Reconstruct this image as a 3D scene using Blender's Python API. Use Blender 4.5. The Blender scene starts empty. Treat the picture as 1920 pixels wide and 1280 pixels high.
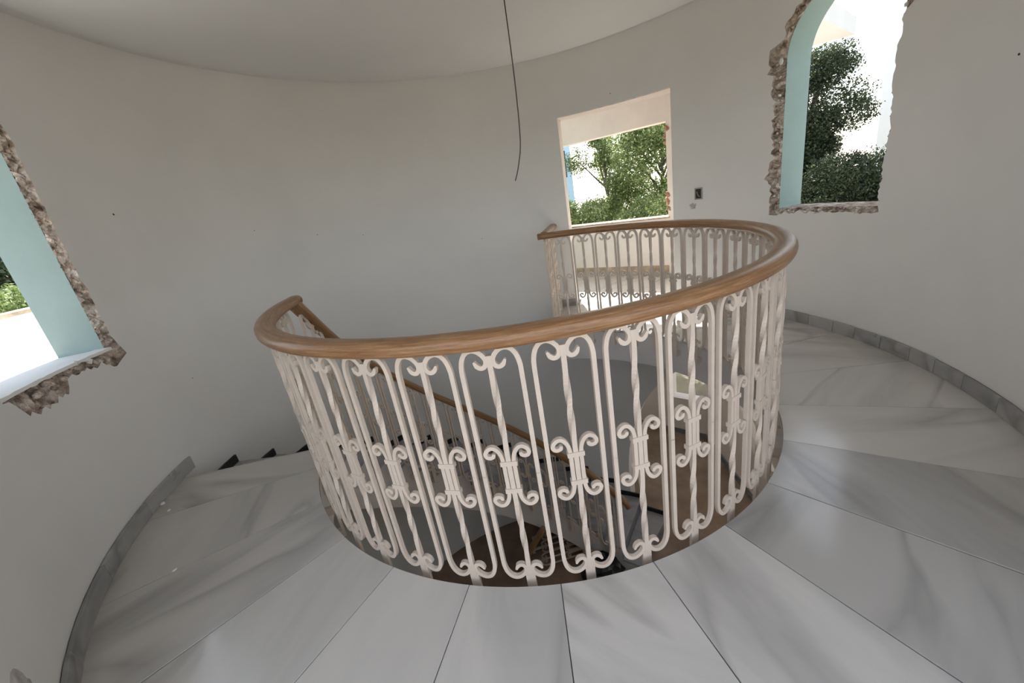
import bpy, bmesh, math, random
import numpy as np
from mathutils import Vector, Matrix, noise
from mathutils.geometry import delaunay_2d_cdt

S = bpy.context.scene
C = S.collection
rnd = random.Random(7)
D2R = math.pi / 180.0

# ------------------------------------------------------------------ camera
cam_d = bpy.data.cameras.new('camera')
cam = bpy.data.objects.new('camera', cam_d)
C.objects.link(cam)
_r = Vector((0.9857257, -0.05542953, -0.15897297))
_u = Vector((0.16835925, 0.32453407, 0.93077))
_f = Vector((0.0, 0.94424849, -0.32923365))
m = Matrix.Identity(4)
for i in range(3):
    m[i][0], m[i][1], m[i][2] = _r[i], _u[i], -_f[i]
m[0][3], m[1][3], m[2][3] = -0.10135564, -2.52049851, 1.33148203
cam.matrix_world = m
cam_d.sensor_fit = 'HORIZONTAL'
cam_d.sensor_width = 36.0
cam_d.lens = 761.09 / 1920 * 36.0
cam_d.clip_start = 0.02
cam_d.clip_end = 300
S.camera = cam

# ------------------------------------------------------------------ world, sun, exposure
SUN_AZ, SUN_EL = 88.0, 34.0
w = bpy.data.worlds.new('world')
S.world = w
w.use_nodes = True
nt = w.node_tree
nt.nodes.clear()
sky = nt.nodes.new('ShaderNodeTexSky')
sky.sky_type = 'NISHITA'
sky.sun_disc = False
sky.sun_elevation = SUN_EL * D2R
sky.sun_rotation = (90 - SUN_AZ) * D2R
sky.air_density = 1.0
sky.dust_density = 1.5
sky.ozone_density = 1.0
bg = nt.nodes.new('ShaderNodeBackground')
bg.inputs['Strength'].default_value = 0.32
wo = nt.nodes.new('ShaderNodeOutputWorld')
hs = nt.nodes.new('ShaderNodeHueSaturation')          # hazy, pale sky
hs.inputs['Saturation'].default_value = 0.44
nt.links.new(sky.outputs[0], hs.inputs['Color'])
nt.links.new(hs.outputs[0], bg.inputs[0])
nt.links.new(bg.outputs[0], wo.inputs[0])

sun_d = bpy.data.lights.new('sun', 'SUN')
sun_d.energy = 12.0
sun_d.angle = 0.009
sun_d.color = (1.0, 0.965, 0.91)
sun = bpy.data.objects.new('sun', sun_d)
C.objects.link(sun)
sdir = Vector((math.cos(SUN_AZ*D2R)*math.cos(SUN_EL*D2R), math.sin(SUN_AZ*D2R)*math.cos(SUN_EL*D2R), math.sin(SUN_EL*D2R)))
sun.rotation_euler = sdir.to_track_quat('Z', 'Y').to_euler()
sun.location = sdir * 30

vs = S.view_settings
vs.view_transform = 'Standard'
vs.look = 'None'
vs.gamma = 1.0
vs.use_curve_mapping = False
vs.exposure = 0.57
S.cycles.use_denoising = True
S.cycles.max_bounces = 12
S.cycles.diffuse_bounces = 8
S.cycles.sample_clamp_indirect = 8.0

# ------------------------------------------------------------------ dimensions
RIN, RW, ROUT, RR = 1.425, 2.340, 2.595, 1.387     # stairwell edge, wall, outside of wall, railing
FASCIA = 1.434
ZC = 2.600                                         # ceiling at the wall
ZL = -3.130                                        # lower floor
SLAB_A0, SLAB_A1 = -174.3, 76.5                    # landing runs between these azimuths

# ------------------------------------------------------------------ material helpers
def mat(name):
    mm = bpy.data.materials.new(name)
    mm.use_nodes = True
    t = mm.node_tree
    t.nodes.clear()
    out = t.nodes.new('ShaderNodeOutputMaterial')
    b = t.nodes.new('ShaderNodeBsdfPrincipled')
    t.links.new(b.outputs[0], out.inputs[0])
    return mm, t, b

def N(t, kind, **kw):
    n = t.nodes.new(kind)
    for k, v in kw.items():
        if k in n.inputs.keys():
            n.inputs[k].default_value = v
        else:
            setattr(n, k, v)
    return n

def ramp(t, stops, fac=None):
    r = t.nodes.new('ShaderNodeValToRGB')
    el = r.color_ramp.elements
    while len(el) < len(stops):
        el.new(0.5)
    for e, (p, c) in zip(el, stops):
        e.position = p
        e.color = (c[0], c[1], c[2], 1) if not isinstance(c, (int, float)) else (c, c, c, 1)
    if fac is not None:
        t.links.new(fac, r.inputs[0])
    return r

def mix(t, a, b, fac, mode='MIX'):
    n = t.nodes.new('ShaderNodeMix')
    n.data_type = 'RGBA'
    n.blend_type = mode
    for sock, v in ((n.inputs[6], a), (n.inputs[7], b)):
        if isinstance(v, tuple):
            sock.default_value = (v[0], v[1], v[2], 1)
        else:
            t.links.new(v, sock)
    if isinstance(fac, (int, float)):
        n.inputs[0].default_value = fac
    else:
        t.links.new(fac, n.inputs[0])
    return n.outputs[2]

def bump(t, b, height, strength=0.2, dist=0.01):
    n = t.nodes.new('ShaderNodeBump')
    n.inputs['Strength'].default_value = strength
    n.inputs['Distance'].default_value = dist
    t.links.new(height, n.inputs['Height'])
    t.links.new(n.outputs[0], b.inputs['Normal'])

def paint(name, col, rough=0.75, var=0.05, scale=2.0, bumps=0.08, bscale=60):
    mm, t, b = mat(name)
    tc = N(t, 'ShaderNodeTexCoord')
    n1 = N(t, 'ShaderNodeTexNoise', Scale=scale, Detail=6.0, Roughness=0.6)
    t.links.new(tc.outputs['Object'], n1.inputs['Vector'])
    lo = tuple(max(0, c*(1-var*1.6)) for c in col)
    hi = tuple(min(1, c*(1+var)) for c in col)
    r = ramp(t, [(0.3, lo), (0.7, hi)], n1.outputs['Fac'])
    t.links.new(r.outputs[0], b.inputs['Base Color'])
    b.inputs['Roughness'].default_value = rough
    n2 = N(t, 'ShaderNodeTexNoise', Scale=bscale, Detail=4.0)
    t.links.new(tc.outputs['Object'], n2.inputs['Vector'])
    bump(t, b, n2.outputs['Fac'], bumps, 0.004)
    return mm

def marble(name, base, dark, vein=0.55, rough=0.2):
    mm, t, b = mat(name)
    tc = N(t, 'ShaderNodeTexCoord')
    oi = N(t, 'ShaderNodeObjectInfo')
    mul = N(t, 'ShaderNodeVectorMath', operation='SCALE')
    mul.inputs['Scale'].default_value = 37.0
    comb = N(t, 'ShaderNodeCombineXYZ')
    for i in range(3):
        t.links.new(oi.outputs['Random'], comb.inputs[i])
    t.links.new(comb.outputs[0], mul.inputs[0])
    rot = N(t, 'ShaderNodeVectorRotate', rotation_type='Z_AXIS')
    t.links.new(tc.outputs['Object'], rot.inputs['Vector'])
    ang = N(t, 'ShaderNodeMath', operation='MULTIPLY')
    ang.inputs[1].default_value = 9.0
    t.links.new(oi.outputs['Random'], ang.inputs[0])
    t.links.new(ang.outputs[0], rot.inputs['Angle'])
    mp = N(t, 'ShaderNodeMapping')
    mp.inputs['Scale'].default_value = (1.0, 0.25, 1.0)
    t.links.new(rot.outputs[0], mp.inputs['Vector'])
    add = N(t, 'ShaderNodeVectorMath', operation='ADD')
    t.links.new(mp.outputs[0], add.inputs[0])
    t.links.new(mul.outputs[0], add.inputs[1])
    cloud = N(t, 'ShaderNodeTexNoise', Scale=3.2, Detail=5.0, Roughness=0.55, Distortion=0.6)
    veins = N(t, 'ShaderNodeTexNoise', Scale=2.2, Detail=2.5, Roughness=0.45, Distortion=0.5)
    streak = N(t, 'ShaderNodeTexNoise', Scale=9.0, Detail=3.0)
    for n in (cloud, veins, streak):
        t.links.new(add.outputs[0], n.inputs['Vector'])
    c1 = ramp(t, [(0.30, dark), (0.50, tuple((x*0.7+y*0.3) for x, y in zip(base, dark))), (0.68, base)], cloud.outputs['Fac'])
    v1 = ramp(t, [(0.440, 0.0), (0.488, 0.75), (0.50, 1.0), (0.530, 0.0)], veins.outputs['Fac'])
    s1 = ramp(t, [(0.35, 0.35), (0.65, 1.0)], streak.outputs['Fac'])
    vm = N(t, 'ShaderNodeMath', operation='MULTIPLY')
    t.links.new(v1.outputs[0], vm.inputs[0]); t.links.new(s1.outputs[0], vm.inputs[1])
    vf = N(t, 'ShaderNodeMath', operation='MULTIPLY'); vf.inputs[1].default_value = vein
    t.links.new(vm.outputs[0], vf.inputs[0])
    col = mix(t, c1.outputs[0], tuple(x*0.42 for x in dark), vf.outputs[0])
    br = ramp(t, [(0.0, 0.90), (1.0, 1.0)], oi.outputs['Random'])
    col = mix(t, col, br.outputs[0], 1.0, 'MULTIPLY')
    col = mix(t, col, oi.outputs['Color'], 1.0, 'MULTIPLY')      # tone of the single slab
    t.links.new(col, b.inputs['Base Color'])
    dn = N(t, 'ShaderNodeTexNoise', Scale=5.0, Detail=5.0)
    t.links.new(add.outputs[0], dn.inputs['Vector'])
    rr = ramp(t, [(0.3, rough*0.75), (0.7, rough*1.7)], dn.outputs['Fac'])
    t.links.new(rr.outputs[0], b.inputs['Roughness'])
    return mm

M = {}
M['wall'] = paint('wall_paint', (0.735, 0.735, 0.72), 0.8, 0.03, 1.3, 0.06, 45)
M['ceiling'] = paint('ceiling_paint', (0.79, 0.79, 0.775), 0.85, 0.02, 1.0, 0.03, 40)
M['facade'] = paint('aqua_exterior_paint', (0.325, 0.43, 0.415), 0.7, 0.05, 3.0, 0.25, 30)
M['balcony'] = paint('balcony_plaster', (0.88, 0.80, 0.745), 0.8, 0.05, 2.0, 0.1, 40)
M['fascia'] = paint('slab_edge_plaster', (0.66, 0.63, 0.61), 0.8, 0.05, 3.0, 0.1, 40)
M['iron'] = paint('cream_iron_paint', (0.67, 0.575, 0.485), 0.42, 0.05, 9.0, 0.12, 120)
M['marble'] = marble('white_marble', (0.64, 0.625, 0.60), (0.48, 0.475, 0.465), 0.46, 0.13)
M['marble_base'] = marble('grey_marble_skirting', (0.44, 0.435, 0.42), (0.25, 0.25, 0.25), 0.6, 0.35)
M['grout'] = paint('dark_grout', (0.12, 0.115, 0.105), 0.9, 0.2, 20)
M['tread'] = marble('stair_marble', (0.44, 0.44, 0.45), (0.30, 0.30, 0.31), 0.4, 0.25)
M['riser'] = marble('stair_riser_marble', (0.25, 0.27, 0.30), (0.17, 0.18, 0.20), 0.3, 0.3)
M['black'] = paint('black_stone_skirting', (0.012, 0.012, 0.013), 0.4, 0.3, 6)
M['dust'] = paint('dusty_brown_floor', (0.37, 0.27, 0.205), 0.85, 0.22, 2.5, 0.2, 25)
M['sunfloor'] = marble('balcony_marble', (0.80, 0.77, 0.74), (0.66, 0.63, 0.60), 0.3, 0.35)
M['white'] = paint('white_render', (0.85, 0.85, 0.84), 0.8, 0.02, 2.0)
M['court'] = paint('beige_bounce_paving', (0.70, 0.60, 0.50), 0.8, 0.08, 3.0)  # warm beige so the added court bounces warmer light indoors
M['mortar'] = paint('raw_mortar_strip', (0.50, 0.38, 0.28), 0.95, 0.25, 9.0, 0.5, 40)
M['brick'] = paint('broken_terracotta', (0.46, 0.27, 0.17), 0.95, 0.3, 18.0, 0.6, 60)
M['cable'] = paint('grey_cable_sheath', (0.055, 0.05, 0.048), 0.6, 0.1, 5)
M['socket'] = paint('grey_plastic_box', (0.30, 0.29, 0.28), 0.5, 0.1, 20)
M['socket_dark'] = paint('dark_box_inside', (0.04, 0.032, 0.03), 0.8, 0.2, 20)
M['filler'] = paint('grey_wall_filler', (0.52, 0.50, 0.48), 0.95, 0.25, 22, 0.4, 60)
M['bark'] = paint('tree_bark', (0.13, 0.10, 0.08), 0.9, 0.3, 12, 0.6, 20)
M['earth'] = paint('dry_ground', (0.24, 0.21, 0.13), 0.95, 0.3, 0.7, 0.4, 8)
M['bag'] = paint('black_plastic_sack', (0.012, 0.012, 0.012), 0.35, 0.2, 6, 0.6, 12)
M['glassdark'] = paint('dark_window_glass', (0.05, 0.06, 0.07), 0.1, 0.1, 2)
M['blue'] = paint('pale_blue_render', (0.40, 0.58, 0.75), 0.8, 0.03, 2)

def rubble_mat():
    mm, t, b = mat('broken_plaster_and_stone')
    tc = N(t, 'ShaderNodeTexCoord')
    v = N(t, 'ShaderNodeTexVoronoi', Scale=38.0)
    t.links.new(tc.outputs['Object'], v.inputs['Vector'])
    n1 = N(t, 'ShaderNodeTexNoise', Scale=14.0, Detail=8.0, Roughness=0.7)
    t.links.new(tc.outputs['Object'], n1.inputs['Vector'])
    r1 = ramp(t, [(0.28, (0.07, 0.05, 0.04)), (0.40, (0.24, 0.18, 0.14)), (0.50, (0.46, 0.38, 0.32)), (0.60, (0.66, 0.60, 0.54)), (0.75, (0.36, 0.31, 0.28))], n1.outputs['Fac'])
    sep = N(t, 'ShaderNodeSeparateColor')
    t.links.new(v.outputs['Color'], sep.inputs[0])
    r2 = ramp(t, [(0.0, (0.55, 0.5, 0.45)), (0.6, (1, 1, 1)), (1.0, (1.3, 1.25, 1.2))], sep.outputs[0])
    col = mix(t, r1.outputs[0], r2.outputs[0], 0.8, 'MULTIPLY')
    t.links.new(col, b.inputs['Base Color'])
    b.inputs['Roughness'].default_value = 0.95
    n2 = N(t, 'ShaderNodeTexNoise', Scale=70.0, Detail=6.0)
    t.links.new(tc.outputs['Object'], n2.inputs['Vector'])
    bump(t, b, n2.outputs['Fac'], 0.7, 0.012)
    return mm
M['rubble'] = rubble_mat()

def wood_mat():
    mm, t, b = mat('varnished_wood')
    uv = N(t, 'ShaderNodeUVMap')
    mp = N(t, 'ShaderNodeMapping')
    mp.inputs['Scale'].default_value = (3.0, 12.0, 1.0)
    t.links.new(uv.outputs[0], mp.inputs['Vector'])
    n1 = N(t, 'ShaderNodeTexNoise', Scale=2.2, Detail=6.0, Roughness=0.6, Distortion=0.4)
    t.links.new(mp.outputs[0], n1.inputs['Vector'])
    mp2 = N(t, 'ShaderNodeMapping')
    mp2.inputs['Scale'].default_value = (10.0, 60.0, 1.0)
    t.links.new(uv.outputs[0], mp2.inputs['Vector'])
    n2 = N(t, 'ShaderNodeTexNoise', Scale=4.0, Detail=4.0)
    t.links.new(mp2.outputs[0], n2.inputs['Vector'])
    r = ramp(t, [(0.28, (0.20, 0.098, 0.040)), (0.5, (0.32, 0.17, 0.078)), (0.72, (0.47, 0.29, 0.155))], n1.outputs['Fac'])
    g = ramp(t, [(0.35, (0.66, 0.62, 0.58)), (0.6, (1, 1, 1))], n2.outputs['Fac'])
    col = mix(t, r.outputs[0], g.outputs[0], 0.75, 'MULTIPLY')
    t.links.new(col, b.inputs['Base Color'])
    b.inputs['Roughness'].default_value = 0.33
    bump(t, b, n2.outputs['Fac'], 0.08, 0.002)
    return mm
M['wood'] = wood_mat()

def leaf_mat(name, stops):
    mm, t, b = mat(name)
    g = N(t, 'ShaderNodeNewGeometry')
    r = ramp(t, stops, g.outputs['Random Per Island'])
    t.links.new(r.outputs[0], b.inputs['Base Color'])
    b.inputs['Roughness'].default_value = 0.55
    tr = N(t, 'ShaderNodeBsdfTranslucent')
    t.links.new(r.outputs[0], tr.inputs[0])
    ms = N(t, 'ShaderNodeMixShader')
    ms.inputs[0].default_value = 0.35
    t.links.new(b.outputs[0], ms.inputs[1]); t.links.new(tr.outputs[0], ms.inputs[2])
    out = [n for n in t.nodes if n.type == 'OUTPUT_MATERIAL'][0]
    t.links.new(ms.outputs[0], out.inputs[0])
    return mm
M['leaf_light'] = leaf_mat('light_green_leaves', [(0.0, (0.07, 0.11, 0.03)), (0.5, (0.20, 0.27, 0.08)), (1.0, (0.46, 0.52, 0.25))])
M['leaf_dark'] = leaf_mat('dark_green_leaves', [(0.0, (0.015, 0.028, 0.015)), (0.6, (0.045, 0.07, 0.032)), (1.0, (0.12, 0.145, 0.065))])

# ------------------------------------------------------------------ object helpers
def mesh_obj(name, verts, faces, material, parent=None, smooth=False, loc=None, rotz=0.0, uvs=None):
    me = bpy.data.meshes.new(name)
    me.from_pydata([tuple(v) for v in verts], [], faces)
    me.materials.append(material)
    if uvs is not None:
        ul = me.uv_layers.new(name='UVMap')
        flat = [c for uv in uvs for c in uv]
        ul.data.foreach_set('uv', flat)
    if smooth:
        me.polygons.foreach_set('use_smooth', [True]*len(me.polygons))
    me.update()
    return link(name, me, parent, loc, rotz)

def link(name, me, parent=None, loc=None, rotz=0.0):
    o = bpy.data.objects.new(name, me)
    C.objects.link(o)
    if parent is not None:
        o.parent = parent
    if loc is not None:
        o.location = loc
    o.rotation_euler = (0, 0, rotz)
    return o

def tag(o, label, cat, kind=None, group=None):
    o['label'] = label
    o['category'] = cat
    if kind: o['kind'] = kind
    if group: o['group'] = group
    return o

def empty(name, loc=(0, 0, 0), rotz=0.0):
    o = bpy.data.objects.new(name, None)
    o.empty_display_size = 0.1
    C.objects.link(o)
    o.location = loc
    o.rotation_euler = (0, 0, rotz)
    return o

def pol(r, a, z):
    return (r*math.cos(a*D2R), r*math.sin(a*D2R), z)

class MB:
    def __init__(s): s.v = []; s.f = []
    def quad_box(s, c8):
        b = len(s.v); s.v += c8
        for f in ((0,3,2,1),(4,5,6,7),(0,1,5,4),(1,2,6,5),(2,3,7,6),(3,0,4,7)):
            s.f.append(tuple(b+i for i in f))
        return s
    def box(s, x0, x1, y0, y1, z0, z1):
        return s.quad_box([(x0,y0,z0),(x1,y0,z0),(x1,y1,z0),(x0,y1,z0),(x0,y0,z1),(x1,y0,z1),(x1,y1,z1),(x0,y1,z1)])
    def wedge(s, r0, r1, a0, a1, z0, z1, n=None):
        """annular block"""
        n = n or max(1, int(abs(a1-a0)/2.5))
        b = len(s.v)
        for i in range(n+1):
            a = a0+(a1-a0)*i/n
            s.v += [pol(r0,a,z0), pol(r1,a,z0), pol(r1,a,z1), pol(r0,a,z1)]
        for i in range(n):
            p, q = b+4*i, b+4*i+4
            for j in range(4):
                k = (j+1) % 4
                s.f.append((p+j, q+j, q+k, p+k))
        e = b+4*n
        s.f.append((b, b+1, b+2, b+3)); s.f.append((e+3, e+2, e+1, e))
        return s
    def obj(s, name, material, parent=None, smooth=False, **k):
        o = mesh_obj(name, s.v, s.f, material, parent, smooth, **k)
        bm = bmesh.new(); bm.from_mesh(o.data)
        bmesh.ops.recalc_face_normals(bm, faces=bm.faces)
        bm.to_mesh(o.data); bm.free()
        return o

def bevel(o, wd, seg=1):
    bm = bmesh.new(); bm.from_mesh(o.data)
    es = [e for e in bm.edges if len(e.link_faces) == 2 and e.calc_face_angle(0) > 0.6]
    bmesh.ops.bevel(bm, geom=es, offset=wd, segments=seg, affect='EDGES', clamp_overlap=True)
    bm.to_mesh(o.data); bm.free()

# ------------------------------------------------------------------ round wall with openings
WIN = {1: dict(az=-165.0, hw=0.375, sill=0.907, spring=1.93), 2: dict(az=11.5, hw=0.380, sill=0.905, spring=1.95)}

def window_outline(W, n_arc=44, step=0.020):
    """smooth closed outline in (u, z), counter-clockwise seen with u to the right: sill, +u side, arch, -u side"""
    hw, sill, sp = W['hw'], W['sill'], W['spring']
    pts = []
    n = int(2*hw/step)
    pts += [(-hw+2*hw*i/n, sill, 'sill') for i in range(n)]
    n = int((sp-sill)/step)
    pts += [(hw, sill+(sp-sill)*i/n, 'plus') for i in range(n)]
    pts += [(hw*math.cos(math.pi*i/n_arc), sp+hw*math.sin(math.pi*i/n_arc), 'arch') for i in range(n_arc)]
    pts += [(-hw, sp-(sp-sill)*i/n, 'minus') for i in range(n)]
    return pts

def outward(pts):
    out = []
    n = len(pts)
    for i in range(n):
        a, b = pts[i-1], pts[(i+1) % n]
        dx, dz = b[0]-a[0], b[1]-a[1]
        L = math.hypot(dx, dz)
        out.append((dz/L, -dx/L))
    return out

def jagged(pts, amps, seed):
    r = random.Random(seed)
    nr = outward(pts)
    out = []
    for i, (p, n) in enumerate(zip(pts, nr)):
        base, amp = amps[p[2]]
        k = noise.noise(Vector((i*0.11, seed*3.1, 0)))*0.9 + noise.noise(Vector((i*0.37, seed*1.7, 5)))*0.7 + r.uniform(-0.3, 0.3)
        d = max(0.006, base+amp*k)
        out.append((p[0]+n[0]*d, p[1]+n[1]*d))
    return out

def u_az(u, az0, R):
    return az0 + math.asin(max(-1, min(1, u/R)))/D2R

def skin(R, holes, zmin, zmax, t0, t1, inward, extra=None):
    """cylinder wall triangulated round the holes; holes are polygons [(t_deg, z)]"""
    k = R*D2R
    P, E_ = [], []
    nt_, nz = int((t1-t0)/3)+1, int((zmax-zmin)/0.3)+1
    def inside(t, z, poly):
        c = False
        n = len(poly)
        for i in range(n):
            x1, y1 = poly[i]; x2, y2 = poly[i-1]
            if (y1 > z) != (y2 > z) and t < (x2-x1)*(z-y1)/(y2-y1)+x1:
                c = not c
        return c
    for i in range(nt_+1):
        for j in range(nz+1):
            P.append(Vector(((t0+(t1-t0)*i/nt_)*k, zmin+(zmax-zmin)*j/nz)))
    for h in holes:
        dense = []
        n = len(h)
        for i in range(n):
            a, b = h[i], h[(i+1) % n]
            m_ = max(1, int(max(abs(b[0]-a[0])/2.5, abs(b[1]-a[1])/0.5)))
            dense += [(a[0]+(b[0]-a[0])*q/m_, a[1]+(b[1]-a[1])*q/m_) for q in range(m_)]
        b0 = len(P)
        P += [Vector((a*k, z)) for a, z in dense]
        E_ += [(b0+i, b0+(i+1) % len(dense)) for i in range(len(dense))]
    V, _, F, _, _, _ = delaunay_2d_cdt(P, E_, [], 0, 1e-5)
    faces = []
    for f in F:
        cx = sum(V[i][0] for i in f)/len(f)/k; cz = sum(V[i][1] for i in f)/len(f)
        if not any(inside(cx, cz, h) for h in holes):
            f = list(f)
            faces.append(f if not inward else f[::-1])
    verts = [pol(R, v[0]/k, v[1]) for v in V]
    return verts, faces

jag = {}
outl = {}
amps1 = {'sill': (0.060, 0.045), 'plus': (0.03, 0.02), 'arch': (0.02, 0.03), 'minus': (0.013, 0.016)}
amps2 = {'sill': (0.040, 0.028), 'plus': (0.048, 0.045), 'arch': (0.045, 0.05), 'minus': (0.016, 0.026)}
for i, am in ((1, amps1), (2, amps2)):
    outl[i] = window_outline(WIN[i])
    jag[i] = jagged(outl[i], am, i+4)
# the patch that broke away under the left sill, and the larger bite at the right window's spring line
for idx, (u, z, s) in enumerate(outl[1]):
    if s == 'sill' and u > 0.0:
        q = jag[1][idx]
        jag[1][idx] = (q[0], q[1]-0.075*math.sin(math.pi*min(1.0, u/0.34))**0.6)
for idx, (u, z, s) in enumerate(outl[2]):
    if s in ('plus', 'arch') and u > 0 and 1.88 < z < 2.05:
        q = jag[2][idx]
        jag[2][idx] = (q[0]+0.045, q[1])

DOOR = (43.6, 71.2, 2.03)
ARCH_C, ARCH_A, ARCH_Z, ARCH_H = 33.0, 27.0, -2.43, 1.78
def arch_outline(shrink=0):
    pts = [(ARCH_C-ARCH_A, ZL), (ARCH_C-ARCH_A, ARCH_Z)]
    for i in range(1, 40):
        a = math.pi*i/40
        pts.append((ARCH_C-ARCH_A*math.cos(a), ARCH_Z+ARCH_H*math.sin(a)))
    pts += [(ARCH_C+ARCH_A, ARCH_Z), (ARCH_C+ARCH_A, ZL)]
    return pts
def unwrap(t):                      # azimuths run from -90 to 270
    return t+360 if t < -90 else t
ENTRY = (-126.0, -54.0, 2.25)       # wide opening the photograph was taken from

LOWER_LIGHT_HOLE = (-40.0, -20.0, -1.30)   # unseen opening added under the landing to let daylight into the lower storey
def holes(R, use_jag):
    H = [[(LOWER_LIGHT_HOLE[0], ZL+1e-4), (LOWER_LIGHT_HOLE[1], ZL+1e-4), (LOWER_LIGHT_HOLE[1], LOWER_LIGHT_HOLE[2]), (LOWER_LIGHT_HOLE[0], LOWER_LIGHT_HOLE[2])]]
    for i in (1, 2):
        src = jag[i] if use_jag else [(p[0], p[1]) for p in outl[i]]
        az0 = unwrap(WIN[i]['az'])
        H.append([(u_az(u, az0, R), z) for u, z in src])
    if use_jag:
        H.append([(DOOR[0], 0.0), (DOOR[1], 0.0), (DOOR[1], DOOR[2]), (DOOR[0], DOOR[2])])
    else:
        H.append([(DOOR[0]+1.3, 0.0), (DOOR[1]+0.15, 0.0), (DOOR[1]+0.15, DOOR[2]), (DOOR[0]+1.3, DOOR[2])])
    H.append([(t, max(z, ZL+1e-4)) for t, z in arch_outline()])
    H.append([(-91.5, 0.0), (ENTRY[1], 0.0), (ENTRY[1], ENTRY[2]), (-91.5, ENTRY[2])])
    H.append([(unwrap(ENTRY[0]), 0.0), (271.5, 0.0), (271.5, ENTRY[2]), (unwrap(ENTRY[0]), ENTRY[2])])
    return H

v, f = skin(RW, holes(RW, True), ZL, ZC+0.02, -90, 270, True)
wall = mesh_obj('wall_round', v, f, M['wall'], None, True)
tag(wall, 'off-white plastered wall curving round the whole stairwell', 'wall', 'structure')
v, f = skin(ROUT, holes(ROUT, False), ZL, ZC+0.3, -90, 270, False)
mesh_obj('facade', v, f, M['facade'], wall, True)
# reveals of the wide entry and of the added lower opening
b = MB()
for a in ENTRY[:2]:
    b.quad_box([pol(RW, a, 0), pol(ROUT, a, 0), pol(ROUT, a+0.1, 0), pol(RW, a+0.1, 0), pol(RW, a, ENTRY[2]), pol(ROUT, a, ENTRY[2]), pol(ROUT, a+0.1, ENTRY[2]), pol(RW, a+0.1, ENTRY[2])])
b.wedge(RW, ROUT, ENTRY[0], ENTRY[1], ENTRY[2]-0.01, ENTRY[2])
b.wedge(RW, ROUT, LOWER_LIGHT_HOLE[0], LOWER_LIGHT_HOLE[1], LOWER_LIGHT_HOLE[2], LOWER_LIGHT_HOLE[2]+0.01)
for a in LOWER_LIGHT_HOLE[:2]:
    b.wedge(RW, ROUT, a-0.1, a, ZL, LOWER_LIGHT_HOLE[2], 1)
b.obj('reveal', M['wall'], wall)

# ------------------------------------------------------------------ ceiling
prof = [(2.34, 2.600), (2.325, 2.600), (2.305, 2.598), (2.28, 2.592), (2.25, 2.580), (2.22, 2.569), (2.18, 2.560), (2.10, 2.553), (1.9, 2.550), (1.0, 2.550), (0.0, 2.550)]
vv, ff = [], []
ns = 120
for r_, z_ in prof:
    for i in range(ns):
        vv.append(pol(r_, 360*i/ns, z_))
for j in range(len(prof)-1):
    for i in range(ns):
        k = (i+1) % ns
        ff.append((j*ns+i, j*ns+k, (j+1)*ns+k, (j+1)*ns+i))
ceil = mesh_obj('ceiling', vv, ff, M['ceiling'], None, True)
tag(ceil, 'pale round ceiling with a soft cove along the wall', 'ceiling', 'structure')
MB().wedge(0.01, 2.7, 0, 360, 2.90, 2.95, 60).obj('roof_slab', M['white'], ceil)

# ------------------------------------------------------------------ landing floor with its marble slabs
fl = MB()
fl.wedge(FASCIA, RW+0.02, SLAB_A0, SLAB_A1, -0.315, -0.022, 90)
floor = fl.obj('floor', M['fascia'])
tag(floor, 'curved landing of pale marble slabs round the stairwell', 'floor', 'structure')
MB().wedge(RIN+0.012, RW+0.01, SLAB_A0+0.2, SLAB_A1-0.2, -0.0215, -0.006, 90).obj('grout_bed', M['grout'], floor)
joints = [-174.3, -164.5, -149.8, -135.3, -121.1, -106.9, -93.0, -78.8, -64.9, -51.1, -36.6, -22.25, -7.7, 6.2, 20.4, 34.6, 48.8, 63.0, 76.5]
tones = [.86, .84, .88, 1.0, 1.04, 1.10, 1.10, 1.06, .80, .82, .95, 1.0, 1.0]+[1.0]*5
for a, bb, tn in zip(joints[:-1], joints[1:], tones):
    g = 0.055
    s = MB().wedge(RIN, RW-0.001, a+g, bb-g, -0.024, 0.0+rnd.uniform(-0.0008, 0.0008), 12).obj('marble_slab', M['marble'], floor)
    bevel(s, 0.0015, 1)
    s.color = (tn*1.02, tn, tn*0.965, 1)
# threshold of the entry, then paving of an added court that lets in daylight
hall = MB()
hall.wedge(RW-0.001, ROUT+0.05, ENTRY[0], ENTRY[1], -0.2, -0.001, 20)
h = hall.obj('floor_hall', M['marble'])
tag(h, 'marble threshold in the wide opening of the round wall', 'floor', 'structure')
hh = MB().box(-3.2, 3.2, -7.5, -1.95, -0.21, -0.004)
th = hh.obj('added_court_paving', M['court'], h)
# cut the added court paving to lie outside the round room
bm = bmesh.new(); bm.from_mesh(th.data); bm.clear()
n_ = 24
arc = [pol(ROUT+0.05, ENTRY[0]+(ENTRY[1]-ENTRY[0])*i/n_, -0.004) for i in range(n_+1)]
poly = [bm.verts.new(p) for p in arc] + [bm.verts.new(p) for p in ((3.2, arc[-1][1], -0.004), (3.2, -7.5, -0.004), (-3.2, -7.5, -0.004), (-3.2, arc[0][1], -0.004))]
bm.faces.new(poly); bm.normal_update(); bm.to_mesh(th.data); bm.free()

hw = MB()  # unseen low walls added round the open daylight court
hw.box(-3.4, -3.2, -6.5, -1.2, -0.2, 1.2); hw.box(3.2, 3.4, -6.5, -1.2, -0.2, 1.2)
hw.box(-3.2, 3.2, -6.5, -6.3, -0.2, 0.5)
hwo = hw.obj('wall_added_court', M['court'])
tag(hwo, 'plain walls of an added, unseen open court letting daylight in behind the camera', 'wall', 'structure')

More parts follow.
